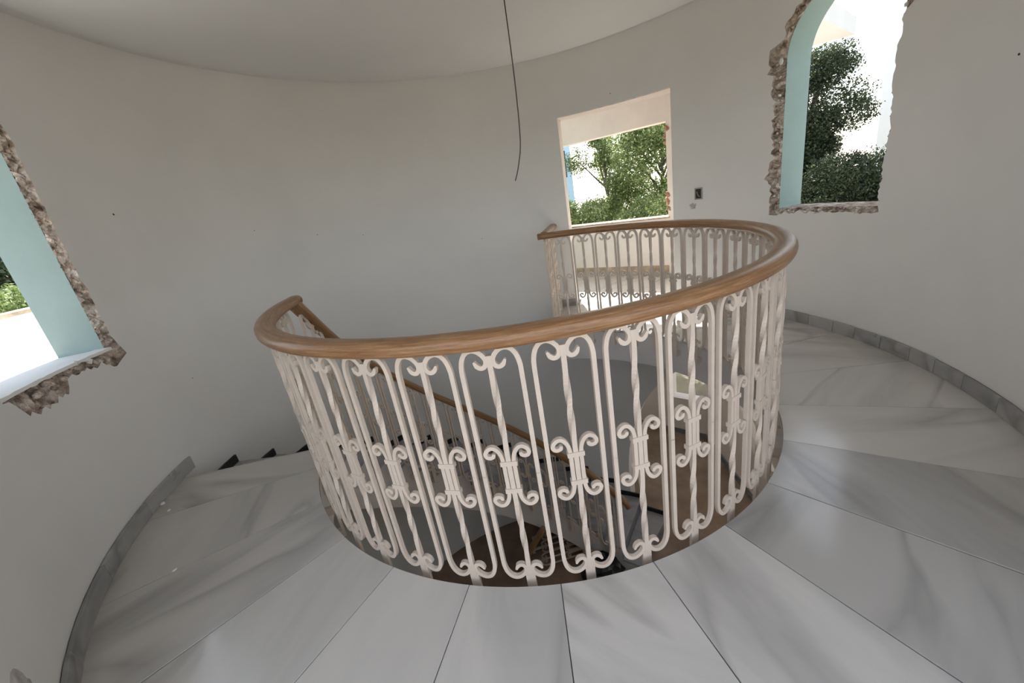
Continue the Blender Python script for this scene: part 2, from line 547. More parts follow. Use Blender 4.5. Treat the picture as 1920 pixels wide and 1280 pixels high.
# ------------------------------------------------------------------ marble skirting, tile by tile
def skirting(name, a_list, hgt, label):
    base = MB().wedge(RW-0.006, RW+0.004, a_list[0], a_list[-1], -0.001, hgt-0.004, 60).obj(name, M['grout'])
    tag(base, label, 'skirting', 'structure')
    for a, bb in zip(a_list[:-1], a_list[1:]):
        dr = rnd.uniform(-0.002, 0.002)
        t = MB().wedge(RW-0.020+dr, RW-0.005, a+0.06, bb-0.06, 0.0005, hgt+rnd.uniform(-0.003, 0.003), max(2, int((bb-a)/1.5))).obj('skirting_tile', M['marble_base'], base)
        bevel(t, 0.0015)
aa = [-53.5]
while aa[-1] < 43.4:
    aa.append(min(43.4, aa[-1]+rnd.choice((4.4, 5.0, 5.4, 6.0))))
if aa[-1]-aa[-2] < 2: aa.pop(-2)
skirting('baseboard_right', aa, 0.084, 'low grey marble skirting along the wall right of the railing')
skirting('baseboard_back', [71.4, 76.4], 0.084, 'short marble skirting block between doorway and guard rail')
skirting('baseboard_left', [-177.0, -165.6, -154.0, -142.0, -130.5, -126.2], 0.084, 'long dull marble skirting along the wall left of the railing')

# ------------------------------------------------------------------ windows with broken plaster edges
def wpt(W, u, z, d):
    e = Vector((math.cos(W['az']*D2R), math.sin(W['az']*D2R), 0)); g = Vector((-e.y, e.x, 0))
    p = e*(math.sqrt(RW*RW-u*u)+d)+g*u
    return (p.x, p.y, z)

def blob(name, c, size, material, parent, seed, flat=(1, 1, 1), sub=1, rot=None):
    bm = bmesh.new()
    bmesh.ops.create_icosphere(bm, subdivisions=sub, radius=1.0)
    r = random.Random(seed)
    off = Vector((r.uniform(-50, 50), r.uniform(-50, 50), 0))
    for q in bm.verts:
        k = 1+0.45*noise.noise(q.co*1.4+off)+r.uniform(-0.12, 0.12)
        q.co = Vector((q.co.x*flat[0], q.co.y*flat[1], q.co.z*flat[2]))*size*k
    me = bpy.data.meshes.new(name); bm.to_mesh(me); bm.free()
    me.materials.append(material)
    o = link(name, me, parent, c)
    o.rotation_euler = rot or (r.uniform(0, 6), r.uniform(0, 6), r.uniform(0, 6))
    return o

def make_window(i, label):
    W = WIN[i]
    O, J = outl[i], jag[i]
    n = len(O)
    # painted reveal through the wall
    vv, ff = [], []
    deps = [0.045, 0.10, 0.16, 0.21]
    for d in deps:
        vv += [wpt(W, p[0], p[1], d) for p in O]
    for p in O:
        vv.append(wpt(W, p[0], p[1], math.sqrt(ROUT**2-p[0]**2)-math.sqrt(RW**2-p[0]**2)))
    for j in range(len(deps)):
        for k in range(n):
            q = (k+1) % n
            ff.append((j*n+k, j*n+q, (j+1)*n+q, (j+1)*n+k))
    win = mesh_obj('window_%d' % i, vv, ff, M['facade'], None, True)
    win.data.materials.append(M['white'] if i == 1 else M['rubble'])
    for pl in win.data.polygons:
        pl.use_smooth = abs(pl.center.z-W['sill']) > 0.01
        pl.material_index = 0 if pl.use_smooth else 1
    tag(win, label, 'window', 'structure')
    # broken edge: plaster rim, then rough masonry back to the reveal
    rr = random.Random(i*11)
    vv, ff = [], []
    rows = 7
    fine = 2
    ring = []
    for k in range(n):
        for s in range(fine):
            w_ = s/fine
            a, b_ = O[k], O[(k+1) % n]
            c, d_ = J[k], J[(k+1) % n]
            ring.append(((a[0]*(1-w_)+b_[0]*w_, a[1]*(1-w_)+b_[1]*w_), (c[0]*(1-w_)+d_[0]*w_, c[1]*(1-w_)+d_[1]*w_)))
    nn = len(ring)
    for j in range(rows):
        for k, (o_, jg) in enumerate(ring):
            if j == 0: t_, d, jit = 0.0, 0.0, 0
            elif j == 1: t_, d, jit = 0.02, 0.013, 0
            else:
                t_ = 0.06+0.94*(j-2)/(rows-3)
                d = 0.016+0.03*t_
                jit = 0.013 if j < rows-1 else 0.004
            u = jg[0]*(1-t_)+o_[0]*t_
            z = jg[1]*(1-t_)+o_[1]*t_
            d += jit*(rr.uniform(-1, 1)+1.2*noise.noise(Vector((k*0.23, j*0.8, i*7))))
            u += jit*0.5*rr.uniform(-1, 1); z += jit*0.5*rr.uniform(-1, 1)
            vv.append(wpt(W, u, z, max(d, 0.0 if j == 0 else 0.004)))
    for j in range(rows-1):
        for k in range(nn):
            q = (k+1) % nn
            ff.append((j*nn+k, j*nn+q, (j+1)*nn+q, (j+1)*nn+k))
    mesh_obj('broken_edge', vv, ff, M['rubble'], win)
    # lumps of stone and plaster left standing in the edge
    for q in range(46):
        k = rr.randrange(n)
        t_ = rr.uniform(0.2, 0.9)
        u = J[k][0]*(1-t_)+O[k][0]*t_; z = J[k][1]*(1-t_)+O[k][1]*t_
        wd = math.hypot(J[k][0]-O[k][0], J[k][1]-O[k][1])
        if wd < 0.022: continue
        blob('stone', wpt(W, u, z, 0.020), min(0.026, wd*0.32)*rr.uniform(0.6, 1.0), M['rubble'] if rr.random() < 0.75 else M['wall'], win, q+100*i, (1, 1, 0.7))
    return win

w1 = make_window(1, 'arched opening with pale green reveal and broken plaster at the left picture edge')
w2 = make_window(2, 'arched opening with pale blue reveal and ragged plaster edge on the right wall')
# strip of old sill left on the left window
vv, ff = [], []
W = WIN[1]
for k in range(25):
    u = -W['hw']+2*W['hw']*k/24
    vv += [wpt(W, u, 0.909+0.004*noise.noise(Vector((k*0.7, 0, 0))), 0.012), wpt(W, u, 0.911, 0.09), wpt(W, u, 0.893+0.006*noise.noise(Vector((k*.9, 7, 0))), 0.012+0.006*noise.noise(Vector((k*.6, 3, 0))))]
for k in range(24):
    a = 3*k
    ff += [(a, a+3, a+4, a+1), (a+2, a+5, a+3, a)]
mesh_obj('sill_strip', vv, ff, M['white'], w1)

# ------------------------------------------------------------------ doorway to the balcony
NB = Vector((math.cos(50*D2R), math.sin(50*D2R), 0)); VB = Vector((NB.y, -NB.x, 0))
def bpt(v_, d, z):
    p = NB*d+VB*v_
    return (p.x, p.y, z)
def slabbox(b, v0, v1, d0, d1, z0, z1, fn=bpt):
    b.quad_box([fn(v0,d0,z0), fn(v1,d0,z0), fn(v1,d1,z0), fn(v0,d1,z0), fn(v0,d0,z1), fn(v1,d0,z1), fn(v1,d1,z1), fn(v0,d1,z1)])
    return b
dr = MB()
for a, s in ((DOOR[0], 1.3), (DOOR[1], 0.15)):
    dr.quad_box([pol(RW, a, 0), pol(ROUT, a+s, 0), pol(ROUT, a+s*0.8, 0), pol(RW, a-s*0.05, 0), pol(RW, a, DOOR[2]), pol(ROUT, a+s, DOOR[2]), pol(ROUT, a+s*0.8, DOOR[2]), pol(RW, a-s*0.05, DOOR[2])])
dr.wedge(RW, ROUT, DOOR[0], DOOR[1], DOOR[2], DOOR[2]+0.01, 10)
d1 = dr.obj('door_1', M['balcony'])
tag(d1, 'tall rectangular doorway without a door in the curved back wall', 'doorway', 'structure')
MB().wedge(RW-0.001, ROUT+0.02, DOOR[0]+0.5, DOOR[1]-0.5, -0.2, -0.002, 10).obj('threshold', M['sunfloor'], d1)

DF = 3.69
fw_ = MB()
slabbox(fw_, -2.6, -0.21, DF, DF+0.2, -0.30, 0.77)
slabbox(fw_, -2.6, 0.62, DF, DF+0.2, 1.91, 2.60)
slabbox(fw_, -0.21, 0.62, DF, DF+0.2, -0.30, 1.91)
slabbox(fw_, -2.6, -2.25, DF, DF+0.2, 0.77, 1.91)
fo = fw_.obj('wall_balcony', M['balcony'])
tag(fo, 'cream parapet and lintel framing the open balcony beyond the doorway', 'wall', 'structure')
side = MB()
slabbox(side, 0.45, 0.62, 2.32, DF, -0.30, 2.60)
slabbox(side, -2.6, -2.40, 1.95, DF, -0.30, 2.60)
side.obj('side_wall', M['balcony'], fo)
slabbox(MB(), -2.6, 0.62, 2.58, DF+0.2, 2.45, 2.60).obj('balcony_ceiling', M['balcony'], fo)
slabbox(MB(), -2.25, -0.22, DF-0.012, DF+0.01, -0.02, 0.128).obj('mortar_strip', M['mortar'], fo)
slabbox(MB(), -2.25, -0.19, DF-0.02, DF+0.22, 0.755, 0.775).obj('parapet_coping', M['mortar'], fo)
bf = MB()
slabbox(bf, -2.4, 0.45, 2.30, DF+0.05, -0.20, -0.012)
bfo = bf.obj('floor_balcony', M['sunfloor'])
tag(bfo, 'sunlit pale balcony floor behind the back railing', 'floor', 'structure')
# trim the balcony floor where it would run under the round wall
bm = bmesh.new(); bm.from_mesh(bfo.data); bm.clear()
poly = [bpt(0.45, 3.72, -0.004), bpt(-2.4, 3.72, -0.004)]
arc = [pol(ROUT+0.01, a, -0.004) for a in np.linspace(112, 40, 20)]
vs_ = [bm.verts.new(p) for p in poly+arc]
bm.faces.new(vs_); bm.normal_update()
bm.to_mesh(bfo.data); bm.free()
for i, (z, s) in enumerate([(1.82, .05), (1.74, .045), (1.67, .04), (1.60, .03), (1.70, .03), (1.05, .05), (0.98, .05), (0.88, .035), (1.78, .03), (0.93, .03)]):
    blob('brick', bpt(-0.205+rnd.uniform(-.012, .018), DF+0.02+rnd.uniform(-.015, .06), z), s*0.8, M['brick'], fo, i+900, (0.7, 1, 1.3), 2)

# ------------------------------------------------------------------ lower floor, arch and porch
lf = MB()
lf.wedge(0.01, RW+0.03, 0, 360, ZL-0.1, ZL, 72)
lo = lf.obj('floor_lower', M['dust'])
tag(lo, 'dusty brown floor of the storey below, seen through the railing', 'floor', 'structure')
NP = Vector((math.cos(48*D2R), math.sin(48*D2R), 0)); VP = Vector((NP.y, -NP.x, 0))
def ppt(v_, d, z):
    p = NP*d+VP*v_
    return (p.x, p.y, z)
slabbox(MB(), -1.9, 2.6, 2.0, 4.9, ZL-0.1, ZL-0.0006, ppt).obj('porch_floor', M['dust'], lo)
DP = 4.55
pw = MB()
slabbox(pw, -1.9, 0.2, DP, DP+0.2, ZL, -2.42, ppt)
slabbox(pw, -1.9, -0.66, DP, DP+0.2, -2.42, -0.4, ppt)
slabbox(pw, -0.66, 0.2, DP, DP+0.2, -0.7, -0.4, ppt)
slabbox(pw, -1.9, -1.75, 2.2, DP, ZL, -0.4, ppt)
A_, B_ = (-0.10, DP), (1.75, 2.10)  # right wall kept low, its unseen upper part left open to admit daylight
nx, ny = 0.8, 0.6
pw.quad_box([ppt(A_[0], A_[1], ZL), ppt(B_[0], B_[1], ZL), ppt(B_[0]+.16, B_[1]+.12, ZL), ppt(A_[0]+.16, A_[1]+.12, ZL),
             ppt(A_[0], A_[1], -1.75), ppt(B_[0], B_[1], -1.75), ppt(B_[0]+.16, B_[1]+.12, -1.75), ppt(A_[0]+.16, A_[1]+.12, -1.75)])
pwo = pw.obj('wall_porch', M['balcony'])
tag(pwo, 'cream porch walls with a bright opening, one storey below', 'wall', 'structure')
slabbox(MB(), -1.9, 2.4, 2.3, DP+0.2, -0.42, -0.30, ppt).obj('porch_ceiling', M['balcony'], pwo)
slabbox(MB(), -1.75, 0.0, DP-0.015, DP, ZL, ZL+0.09, ppt).obj('porch_skirting', M['riser'], pwo)
b = MB()
b.quad_box([ppt(A_[0]-.02, A_[1]-.02, ZL), ppt(B_[0]-.012, B_[1]-.009, ZL), ppt(B_[0], B_[1], ZL), ppt(A_[0], A_[1], ZL),
            ppt(A_[0]-.02, A_[1]-.02, ZL+.09), ppt(B_[0]-.012, B_[1]-.009, ZL+.09), ppt(B_[0], B_[1], ZL+.09), ppt(A_[0], A_[1], ZL+.09)])
b.obj('porch_skirting', M['riser'], pwo)
ao = arch_outline()
vv, ff = [], []
for t, z in ao:
    vv += [pol(RW, t, z), pol(ROUT, t, z)]
for i in range(len(ao)-1):
    ff.append((2*i, 2*i+1, 2*i+3, 2*i+2))
d2 = mesh_obj('door_2', vv, ff, M['balcony'], None, True)
tag(d2, 'wide arched passage in the round wall, one storey below', 'doorway', 'structure')

# ------------------------------------------------------------------ stair flight
STEP, RISE, NST = 8.4, 0.1835, 16
def tz(k): return -0.025-RISE*k if k > 0 else 0.0
def naz(k): return 183.0-STEP*k if k else 185.7
stair = empty('staircase', pol(1.9, 120, ZL))
tag(stair, 'curved marble staircase dropping from the landing to the storey below', 'staircase')
inv = Vector(stair.location)
def to_stair(b, name, m_, smooth=False):
    b.v = [tuple(Vector(p)-inv) for p in b.v]
    return b.obj(name, m_, stair, smooth)
for k in range(1, NST+1):
    a1, a0 = naz(k-1), naz(k)
    t = to_stair(MB().wedge(RIN, RW-0.002, a0-0.35, a1-0.25, tz(k)-0.03, tz(k), 5), 'tread', M['tread'])
    bevel(t, 0.003)
for k in range(0, NST+1):
    zt, zb = tz(k)-0.026, (tz(k+1) if k < NST else ZL)
    to_stair(MB().wedge(FASCIA+0.004, RW-0.003, naz(k)-0.2, naz(k)+0.35, zb-0.002, zt, 1), 'riser', M['riser'])
# the structural body under the steps
body = MB()
def zbot(a): return max(ZL, -0.025-RISE*(183-a)/STEP-0.56)
n = 64
for i in range(NST):
    a1, a0 = naz(i), naz(i+1)
    for j in range(4):
        p, q = a1+(a0-a1)*j/4, a1+(a0-a1)*(j+1)/4
        zt = tz(i+1)-0.031
        zp, zq = min(zbot(p), zt-0.01), min(zbot(q), zt-0.01)
        body.quad_box([pol(FASCIA, p, zp), pol(FASCIA, q, zq), pol(RW-0.004, q, zq), pol(RW-0.004, p, zp), pol(FASCIA, p, zt), pol(FASCIA, q, zt), pol(RW-0.004, q, zt), pol(RW-0.004, p, zt)])
to_stair(body, 'stair_body', M['fascia'])
for k in range(0, NST+1):
    if k:
        to_stair(MB().wedge(RW-0.018, RW-0.0025, naz(k)-0.2, naz(k-1)+0.3, tz(k), tz(k)+0.062, 4), 'skirting_piece', M['black'])
    if k < NST:
        zt = tz(k)+(0.062 if k else 0.0)
        to_stair(MB().wedge(RW-0.0175, RW-0.0026, naz(k)-0.25, naz(k)+0.25, tz(k+1)+0.05, zt-0.02, 1), 'skirting_upright', M['black'])

# ------------------------------------------------------------------ wrought iron panels
def catmull(pts, n=5):
    out = []
    P = [pts[0]]+list(pts)+[pts[-1]]
    for i in range(1, len(P)-2):
        p0, p1, p2, p3 = P[i-1], P[i], P[i+1], P[i+2]
        for s in range(n):
            t = s/n
            out.append(tuple(0.5*((2*p1[j])+(-p0[j]+p2[j])*t+(2*p0[j]-5*p1[j]+4*p2[j]-p3[j])*t*t+(-p0[j]+3*p1[j]-3*p2[j]+p3[j])*t**3) for j in range(2)))
    out.append(tuple(pts[-1]))
    return out

def bar2d(b, path, w_, d_, taper_end=0.45, taper_start=1.0, x0=0.0):
    """flat bar along a (u,z) path; w_ in the plane, d_ across it"""
    n = len(path); base = len(b.v)
    for i, (u, z) in enumerate(path):
        a, c = path[max(0, i-1)], path[min(n-1, i+1)]
        tx, tzz = c[0]-a[0], c[1]-a[1]
        L = math.hypot(tx, tzz) or 1
        nx_, nz_ = tzz/L, -tx/L
        s = 1.0
        if i > n-5: s = taper_end+(1-taper_end)*(n-1-i)/4
        if i < 4: s = min(s, taper_start+(1-taper_start)*i/4)
        h, e = w_/2*s, d_/2
        b.v += [(x0-e, u-nx_*h, z-nz_*h), (x0+e, u-nx_*h, z-nz_*h), (x0+e, u+nx_*h, z+nz_*h), (x0-e, u+nx_*h, z+nz_*h)]
    for i in range(n-1):
        p, q = base+4*i, base+4*i+4
        for j in range(4):
            k = (j+1) % 4
            b.f.append((p+j, q+j, q+k, p+k))
    b.f.append((base, base+1, base+2, base+3)); e = base+4*(n-1)
    b.f.append((e+3, e+2, e+1, e))

HZ = 0.932
top_path = [(0.0915, 0.465), (0.0915, 0.65), (0.0915, 0.83), (0.0900, 0.868), (0.083, 0.897), (0.069, 0.917), (0.051, 0.9235), (0.033, 0.918), (0.019, 0.905), (0.0115, 0.890), (0.0120, 0.877), (0.0190, 0.8665), (0.030, 0.8640), (0.041, 0.871), (0.0485, 0.886)]
scroll_path = [(0.0175, 0.46), (0.0175, 0.50), (0.0185, 0.528), (0.024, 0.553), (0.036, 0.571), (0.051, 0.5765), (0.066, 0.568), (0.0725, 0.554), (0.068, 0.543), (0.057, 0.540), (0.047, 0.545), (0.0445, 0.5545)]

def panel_parts(curv, shear):
    """meshes of one panel: frame_bar, twisted_bar, scroll x4, collar x2, foot"""
    def fin(b, name):
        vv = []
        for x, u, z in b.v:
            z = z+shear*u
            if curv:
                a = u/RR
                vv.append(((RR+x)*math.cos(a)-RR, (RR+x)*math.sin(a), z))
            else:
                vv.append((x, u, z))
        me = bpy.data.meshes.new(name)
        me.from_pydata(vv, [], b.f)
        bm = bmesh.new(); bm.from_mesh(me); bmesh.ops.recalc_face_normals(bm, faces=bm.faces); bm.to_mesh(me); bm.free()
        me.materials.append(M['iron'])
        return me
    parts = []
    fr = MB()
    for s in (1, -1):
        tp = catmull(top_path, 4)
        bar2d(fr, [(s*u, z) for u, z in tp], 0.0145, 0.0145)
        bar2d(fr, [(s*u, HZ-z) for u, z in tp], 0.0145, 0.0145)
    parts.append(('panel', fin(fr, 'panel')))
    tw = MB()
    n = 60
    z0, z1 = 0.018, HZ-0.03
    for i in range(n+1):
        z = z0+(z1-z0)*i/n
        def ss(a, b_): 
            t = min(1, max(0, (z-a)/(b_-a))); return t*t*(3-2*t)
        ang = math.pi*(ss(0.08, 0.37)+ss(0.55, 0.85))
        h = 0.0082 + 0.0030*max(0, (abs(z-HZ/2)-0.40)/0.05)*(abs(z-HZ/2) > 0.40)
        h = min(h, 0.0115)
        for j in range(4):
            aj = ang+math.pi/4+j*math.pi/2
            rr_ = h*1.414
            tw.v.append((max(-0.0085, min(0.0085, rr_*math.cos(aj))) if h > 0.0085 else rr_*math.cos(aj), rr_*math.sin(aj), z))
    for i in range(n):
        for j in range(4):
            k = (j+1) % 4
            tw.f.append((4*i+j, 4*i+k, 4*i+4+k, 4*i+4+j))
    tw.f.append((3, 2, 1, 0)); tw.f.append((4*n, 4*n+1, 4*n+2, 4*n+3))
    parts.append(('twisted_bar', fin(tw, 'twisted_bar')))
    for s in (1, -1):
        for up in (1, -1):
            sc = MB()
            sp = catmull(scroll_path, 4)
            bar2d(sc, [(s*u, z if up > 0 else 0.92-z) for u, z in sp], 0.0135, 0.015, 0.7)
            parts.append(('scroll', fin(sc, 'scroll')))
    for z in (0.515, 0.405):
        co = MB()
        co.box(-0.0115, 0.0115, -0.0285, 0.0285, z-0.0085, z+0.0085)
        parts.append(('collar', fin(co, 'collar')))
    ft = MB()
    ft.box(-0.006, 0.006, -0.0175, 0.0175, -0.135, 0.03)
    ft.box(0.005, FASCIA-RR+0.004, -0.0175, 0.0175, -0.135, -0.095)
    parts.append(('foot', fin(ft, 'foot')))
    return parts

def put_panel(parts, parent, loc, rotz):
    root = None
    for nm, me in parts:
        if root is None:
            root = link(nm, me, parent, loc, rotz)
        else:
            link(nm, me, root)
    return root

def handrail(name, pts, parent, close=True):
    """sweep of the moulded wooden section; pts are 3-D, already smooth"""
    sec = []
    for i in range(20):
        a = 2*math.pi*i/20
        c_, s_ = math.cos(a), math.sin(a)
        x = 0.044*math.copysign(abs(c_)**0.8, c_)
        y = 0.031*math.copysign(abs(s_)**0.85, s_)
        if y < -0.022: y = -0.022-(abs(y)-0.022)*0.4
        sec.append((x, y))
    P = [Vector(p) for p in pts]
    n, ms = len(P), len(sec)
    vv, L = [], [0]
    for i, p in enumerate(P):
        t = (P[min(n-1, i+1)]-P[max(0, i-1)]).normalized()
        if i: L.append(L[-1]+(P[i]-P[i-1]).length)
        sd = t.cross(Vector((0, 0, 1))).normalized()
        up = sd.cross(t).normalized()
        for x, y in sec:
            vv.append(tuple(p+sd*x+up*y))
    ff, uv = [], []
    for i in range(n-1):
        for j in range(ms):
            k = (j+1) % ms
            ff.append((i*ms+j, i*ms+k, (i+1)*ms+k, (i+1)*ms+j))
            uv += [(L[i], j/ms), (L[i], (j+1)/ms), (L[i+1], (j+1)/ms), (L[i+1], j/ms)]
    ff.append(tuple(range(ms-1, -1, -1))); uv += [(L[0]+sec[j][0], sec[j][1]) for j in range(ms-1, -1, -1)]
    ff.append(tuple((n-1)*ms+j for j in range(ms))); uv += [(L[-1]+sec[j][0], sec[j][1]) for j in range(ms)]
    pin = Vector(parent.location)
    vv = [tuple(Vector(q)-pin) for q in vv]
    o = mesh_obj(name, vv, ff, M['wood'], parent, True, uvs=uv)
    bm = bmesh.new(); bm.from_mesh(o.data); bmesh.ops.recalc_face_normals(bm, faces=bm.faces); bm.to_mesh(o.data); bm.free()
    for pl in o.data.polygons:
        if len(pl.vertices) > 4: pl.use_smooth = False
    return o

ZR = 0.952
rail = empty('landing_railing', (0, 0, 0))
tag(rail, 'cream wrought iron railing with broad wooden handrail round the stairwell', 'railing')
curved = panel_parts(True, 0.0)
az_list = [69.1, 60.6, 52.0, 43.4, 34.7, 26.3, 17.7, 9.1, 0.4, -8.2, -17.0, -25.8, -34.6, -43.3, -52.0, -60.9, -70.0, -79.0, -88.2, -97.4, -106.4, -115.6, -124.9, -134.0, -143.2, -152.4, -161.6, -170.8]
for a in az_list:
    put_panel(curved, rail, pol(RR, a, 0), a*D2R)
flat = panel_parts(False, 0.0)
GA = 75.6
for r_ in (1.545, 1.755, 1.965, 2.175):
    put_panel(flat, rail, pol(r_, GA, 0), (GA-90)*D2R+math.pi)
pts = [pol(r_, GA-(0 if r_ > 1.5 else 0), ZR) for r_ in np.linspace(RW, RR+0.02, 8)]
pts2 = [pol(RR, a, ZR) for a in np.linspace(GA+1.9, -181.0, 150)]
handrail('handrail', pts2, rail)
handrail('guard_handrail', pts, rail)

# stair railing
K_AZ = [181.0, 174.0, 167.0, 154.5, 142.8, 124.5, 105.3, 89.9, 78.7, 64.8, 54.3]
K_Z = [0.950, 0.770, 0.560, 0.235, -0.058, -0.493, -0.926, -1.269, -1.518, -1.790, -2.000]
def rz(a): return float(np.interp(a, K_AZ[::-1], K_Z[::-1]))
def rzs(a): return (rz(a-4)+rz(a-2)+2*rz(a)+rz(a+2)+rz(a+4))/6 if 60 < a < 174 else rz(a)
srail = empty('stair_railing', (0, 0, 0))
tag(srail, 'lower iron railing with dark handrail running down the curved stairs', 'railing')
sheared = panel_parts(True, 0.93)
a = 176.0
while a > 56:
    put_panel(sheared, srail, pol(RR, a, rzs(a)-ZR), a*D2R)
    a -= 8.75
pts = [pol(RR, a, rzs(a)) for a in np.linspace(181.0, 54.0, 90)]
pts += [pol(RR+0.01, 52.6, rz(54.3)-0.045), pol(RR+0.02, 51.9, rz(54.3)-0.10)]
handrail('handrail', pts, srail)

# ------------------------------------------------------------------ wire hanging from the ceiling
def tube(path, r_, ns_=8):
    b = MB(); P = [Vector(p) for p in path]; n = len(P)
    for i, p in enumerate(P):
        t = (P[min(n-1, i+1)]-P[max(0, i-1)]).normalized()
        s_ = t.cross(Vector((0.3, 1, 0.2))).normalized(); q = t.cross(s_)
        for j in range(ns_):
            an = 2*math.pi*j/ns_
            b.v.append(tuple(p+s_*math.cos(an)*r_+q*math.sin(an)*r_))
    for i in range(n-1):
        for j in range(ns_):
            k = (j+1) % ns_
            b.f.append((i*ns_+j, i*ns_+k, (i+1)*ns_+k, (i+1)*ns_+j))
    b.f.append(tuple(range(ns_))); b.f.append(tuple((n-1)*ns_+j for j in range(ns_)))
    return b
ctrl = [(2.552, 0.150), (2.3, 0.152), (2.0, 0.151), (1.8, 0.146), (1.66, 0.138), (1.58, 0.128), (1.52, 0.112), (1.46, 0.092), (1.42, 0.074)]
cp = catmull([(x, z) for z, x in ctrl], 6)
wire = empty('hanging_wire', (0.15, 0, 2.552))
tag(wire, 'thin dark wire hanging from the ceiling above the stairwell', 'wire')
tb = tube([(x-0.15, 0.0, z-2.552) for x, z in cp], 0.0032)
tb.obj('cable', M['cable'], wire, True)
MB().box(-0.012, 0.012, -0.012, 0.012, -0.006, 0.0).obj('ceiling_clip', M['socket'], wire)

# ------------------------------------------------------------------ open socket box on the wall, filler marks
so = empty('socket_box', pol(RW-0.002, 37.5, 1.09), 37.5*D2R)
tag(so, 'small open electrical box set in the wall right of the doorway', 'socket')
b = MB()
for y0, y1, z0, z1 in ((-.036, -.026, -.052, .052), (.026, .036, -.052, .052), (-.026, .026, -.052, -.042), (-.026, .026, .042, .052)):
    b.box(-0.006, 0.004, y0, y1, z0, z1)
b.obj('frame', M['socket'], so)
MB().box(-0.001, 0.002, -.026, .026, -.042, .042).obj('recess', M['socket_dark'], so)
tube([(-.004, -.012, -.03), (-.016, 0.0, -.008), (-.006, .014, .02)], 0.0035).obj('wire_end', M['socket'], so, True)

def wall_patch(name, az, z, wa, hz, m_, label, seed, ragged=0.7):
    r = random.Random(seed)
    vv, ff = [pol(RW-0.0035, az, z)], []
    n = 26
    for i in range(n):
        t = 2*math.pi*i/n
        k = 1+ragged*noise.noise(Vector((math.cos(t)*1.8, math.sin(t)*1.8, seed)))+r.uniform(-.2, .2)*ragged
        vv.append(pol(RW-0.003, az+wa*k*math.cos(t), z+hz*k*math.sin(t)))
    for i in range(n):
        vv.append((lambda p_: (p_[0]*1.0016, p_[1]*1.0016, p_[2]))(vv[1+i]))
    for i in range(n):
        k = (i+1) % n
        ff.append((0, 1+k, 1+i)); ff.append((1+i, 1+k, 1+n+k, 1+n+i))
    o = mesh_obj(name, vv, ff, m_)
    return tag(o, label, 'wall patch')
wall_patch('filler_patch', 38.9, 0.985, 0.75, 0.024, M['filler'], 'grey smear of filler under the open socket box', 3)
wall_patch('chipped_plaster', -133.2, 0.235, 2.6, 0.085, M['filler'], 'chipped plaster patch low on the wall at the bottom left corner', 8, 0.3)
for (a, z, s_) in ((-177.0+360-7.0, 1.62, .007), (152.0, 1.42, .004), (127.5, 1.22, .004), (138.5, 1.30, .004), (57.5, 2.13, .005), (-14.5, 1.56, .006), (175.5, 0.52, .004), (96.0, 0.95, .005), (22.5, 1.93, .006)):
    blob('nail_hole', pol(RW-0.0005, a, z), s_, M['socket_dark'], wall, int(a*10+2000), (0.5, 1, 1), 1, (0, 0, a*D2R))
# small plaster crumbs left on the landing
for (r_, a, s, lb) in ((2.305, -167.6, 0.016, 'white plaster crumb lying against the left skirting'), (2.235, -165.3, 0.008, 'tiny white crumb just in front of the larger one by the left skirting'), (2.062, -149.9, 0.008, 'tiny white crumb on the second joint of the left landing slabs')):
    tag(blob('plaster_crumb', pol(r_, a, s*0.5), s, M['white'], None, int(r_*1000), (1.3, .7, .5), 1, (0, 0, a)), lb, 'crumb')

# ------------------------------------------------------------------ things lying on the lower floor
bundle = empty('dismantled_railing', pol(1.62, 82, ZL), 0.0)
tag(bundle, 'dismantled iron railing section lying under the lower stairs', 'railing')
bx = Matrix.Rotation(math.radians(62), 4, 'Y')
for i in range(3):
    q = put_panel(flat, bundle, (0, 0, 0), 0)
    q.matrix_local = Matrix.Translation((-0.42+0.02*i, 0.20*(i-1)+0.05, 0.09)) @ Matrix.Rotation(math.radians(80), 4, 'Y') @ Matrix.Rotation(0, 4, 'Z')
stick = empty('loose_handrail', (0, 0, 0))
tag(stick, 'loose ochre handrail length leaning on the edge of the lower stairs', 'handrail')
P0, P1 = Vector(pol(1.44, 110, ZL+0.05)), Vector(pol(1.345, 94.5, ZL+0.70))
handrail('rail_length', [tuple(P0.lerp(P1, i/12)+Vector((0, 0, 0.03*math.sin(math.pi*i/12)))) for i in range(13)], stick)
sack = empty('rubbish_sack', pol(1.25, 66, ZL))
tag(sack, 'black plastic sack slumped on the lower floor', 'sack')
blob('sack_body', (0, 0, 0.13), 0.19, M['bag'], sack, 77, (1.2, 1.0, 0.75), 3, (0, 0, 0.4))
blob('sack_neck', (0.03, 0.02, 0.30), 0.05, M['bag'], sack, 78, (0.7, 0.7, 1.2), 2, (0, 0, 0))

# ------------------------------------------------------------------ outside
g = MB().box(-60, 60, -60, 60, ZL-0.6, ZL-0.2).obj('ground', M['earth'])
tag(g, 'dry ground round the building', 'ground', 'structure')

tr = MB()
tr.box(-9.0, -2.75, -7.0, 7.0, -0.3, -0.06)
tro = tr.obj('floor_terrace', M['white'])
tag(tro, 'white terrace floor outside the left window', 'floor', 'structure')
tw_ = MB().box(-4.75, -4.55, -6.0, 6.0, -0.06, 1.05).obj('terrace_wall', M['white'])
tag(tw_, 'blinding white terrace wall outside the left window', 'wall', 'structure')
for i in range(16):
    y = -6+0.75*i
    MB().box(-4.80, -4.50, y+0.005, y+0.745, 1.05, 1.085).obj('coping_stone', M['mortar'], tw_)

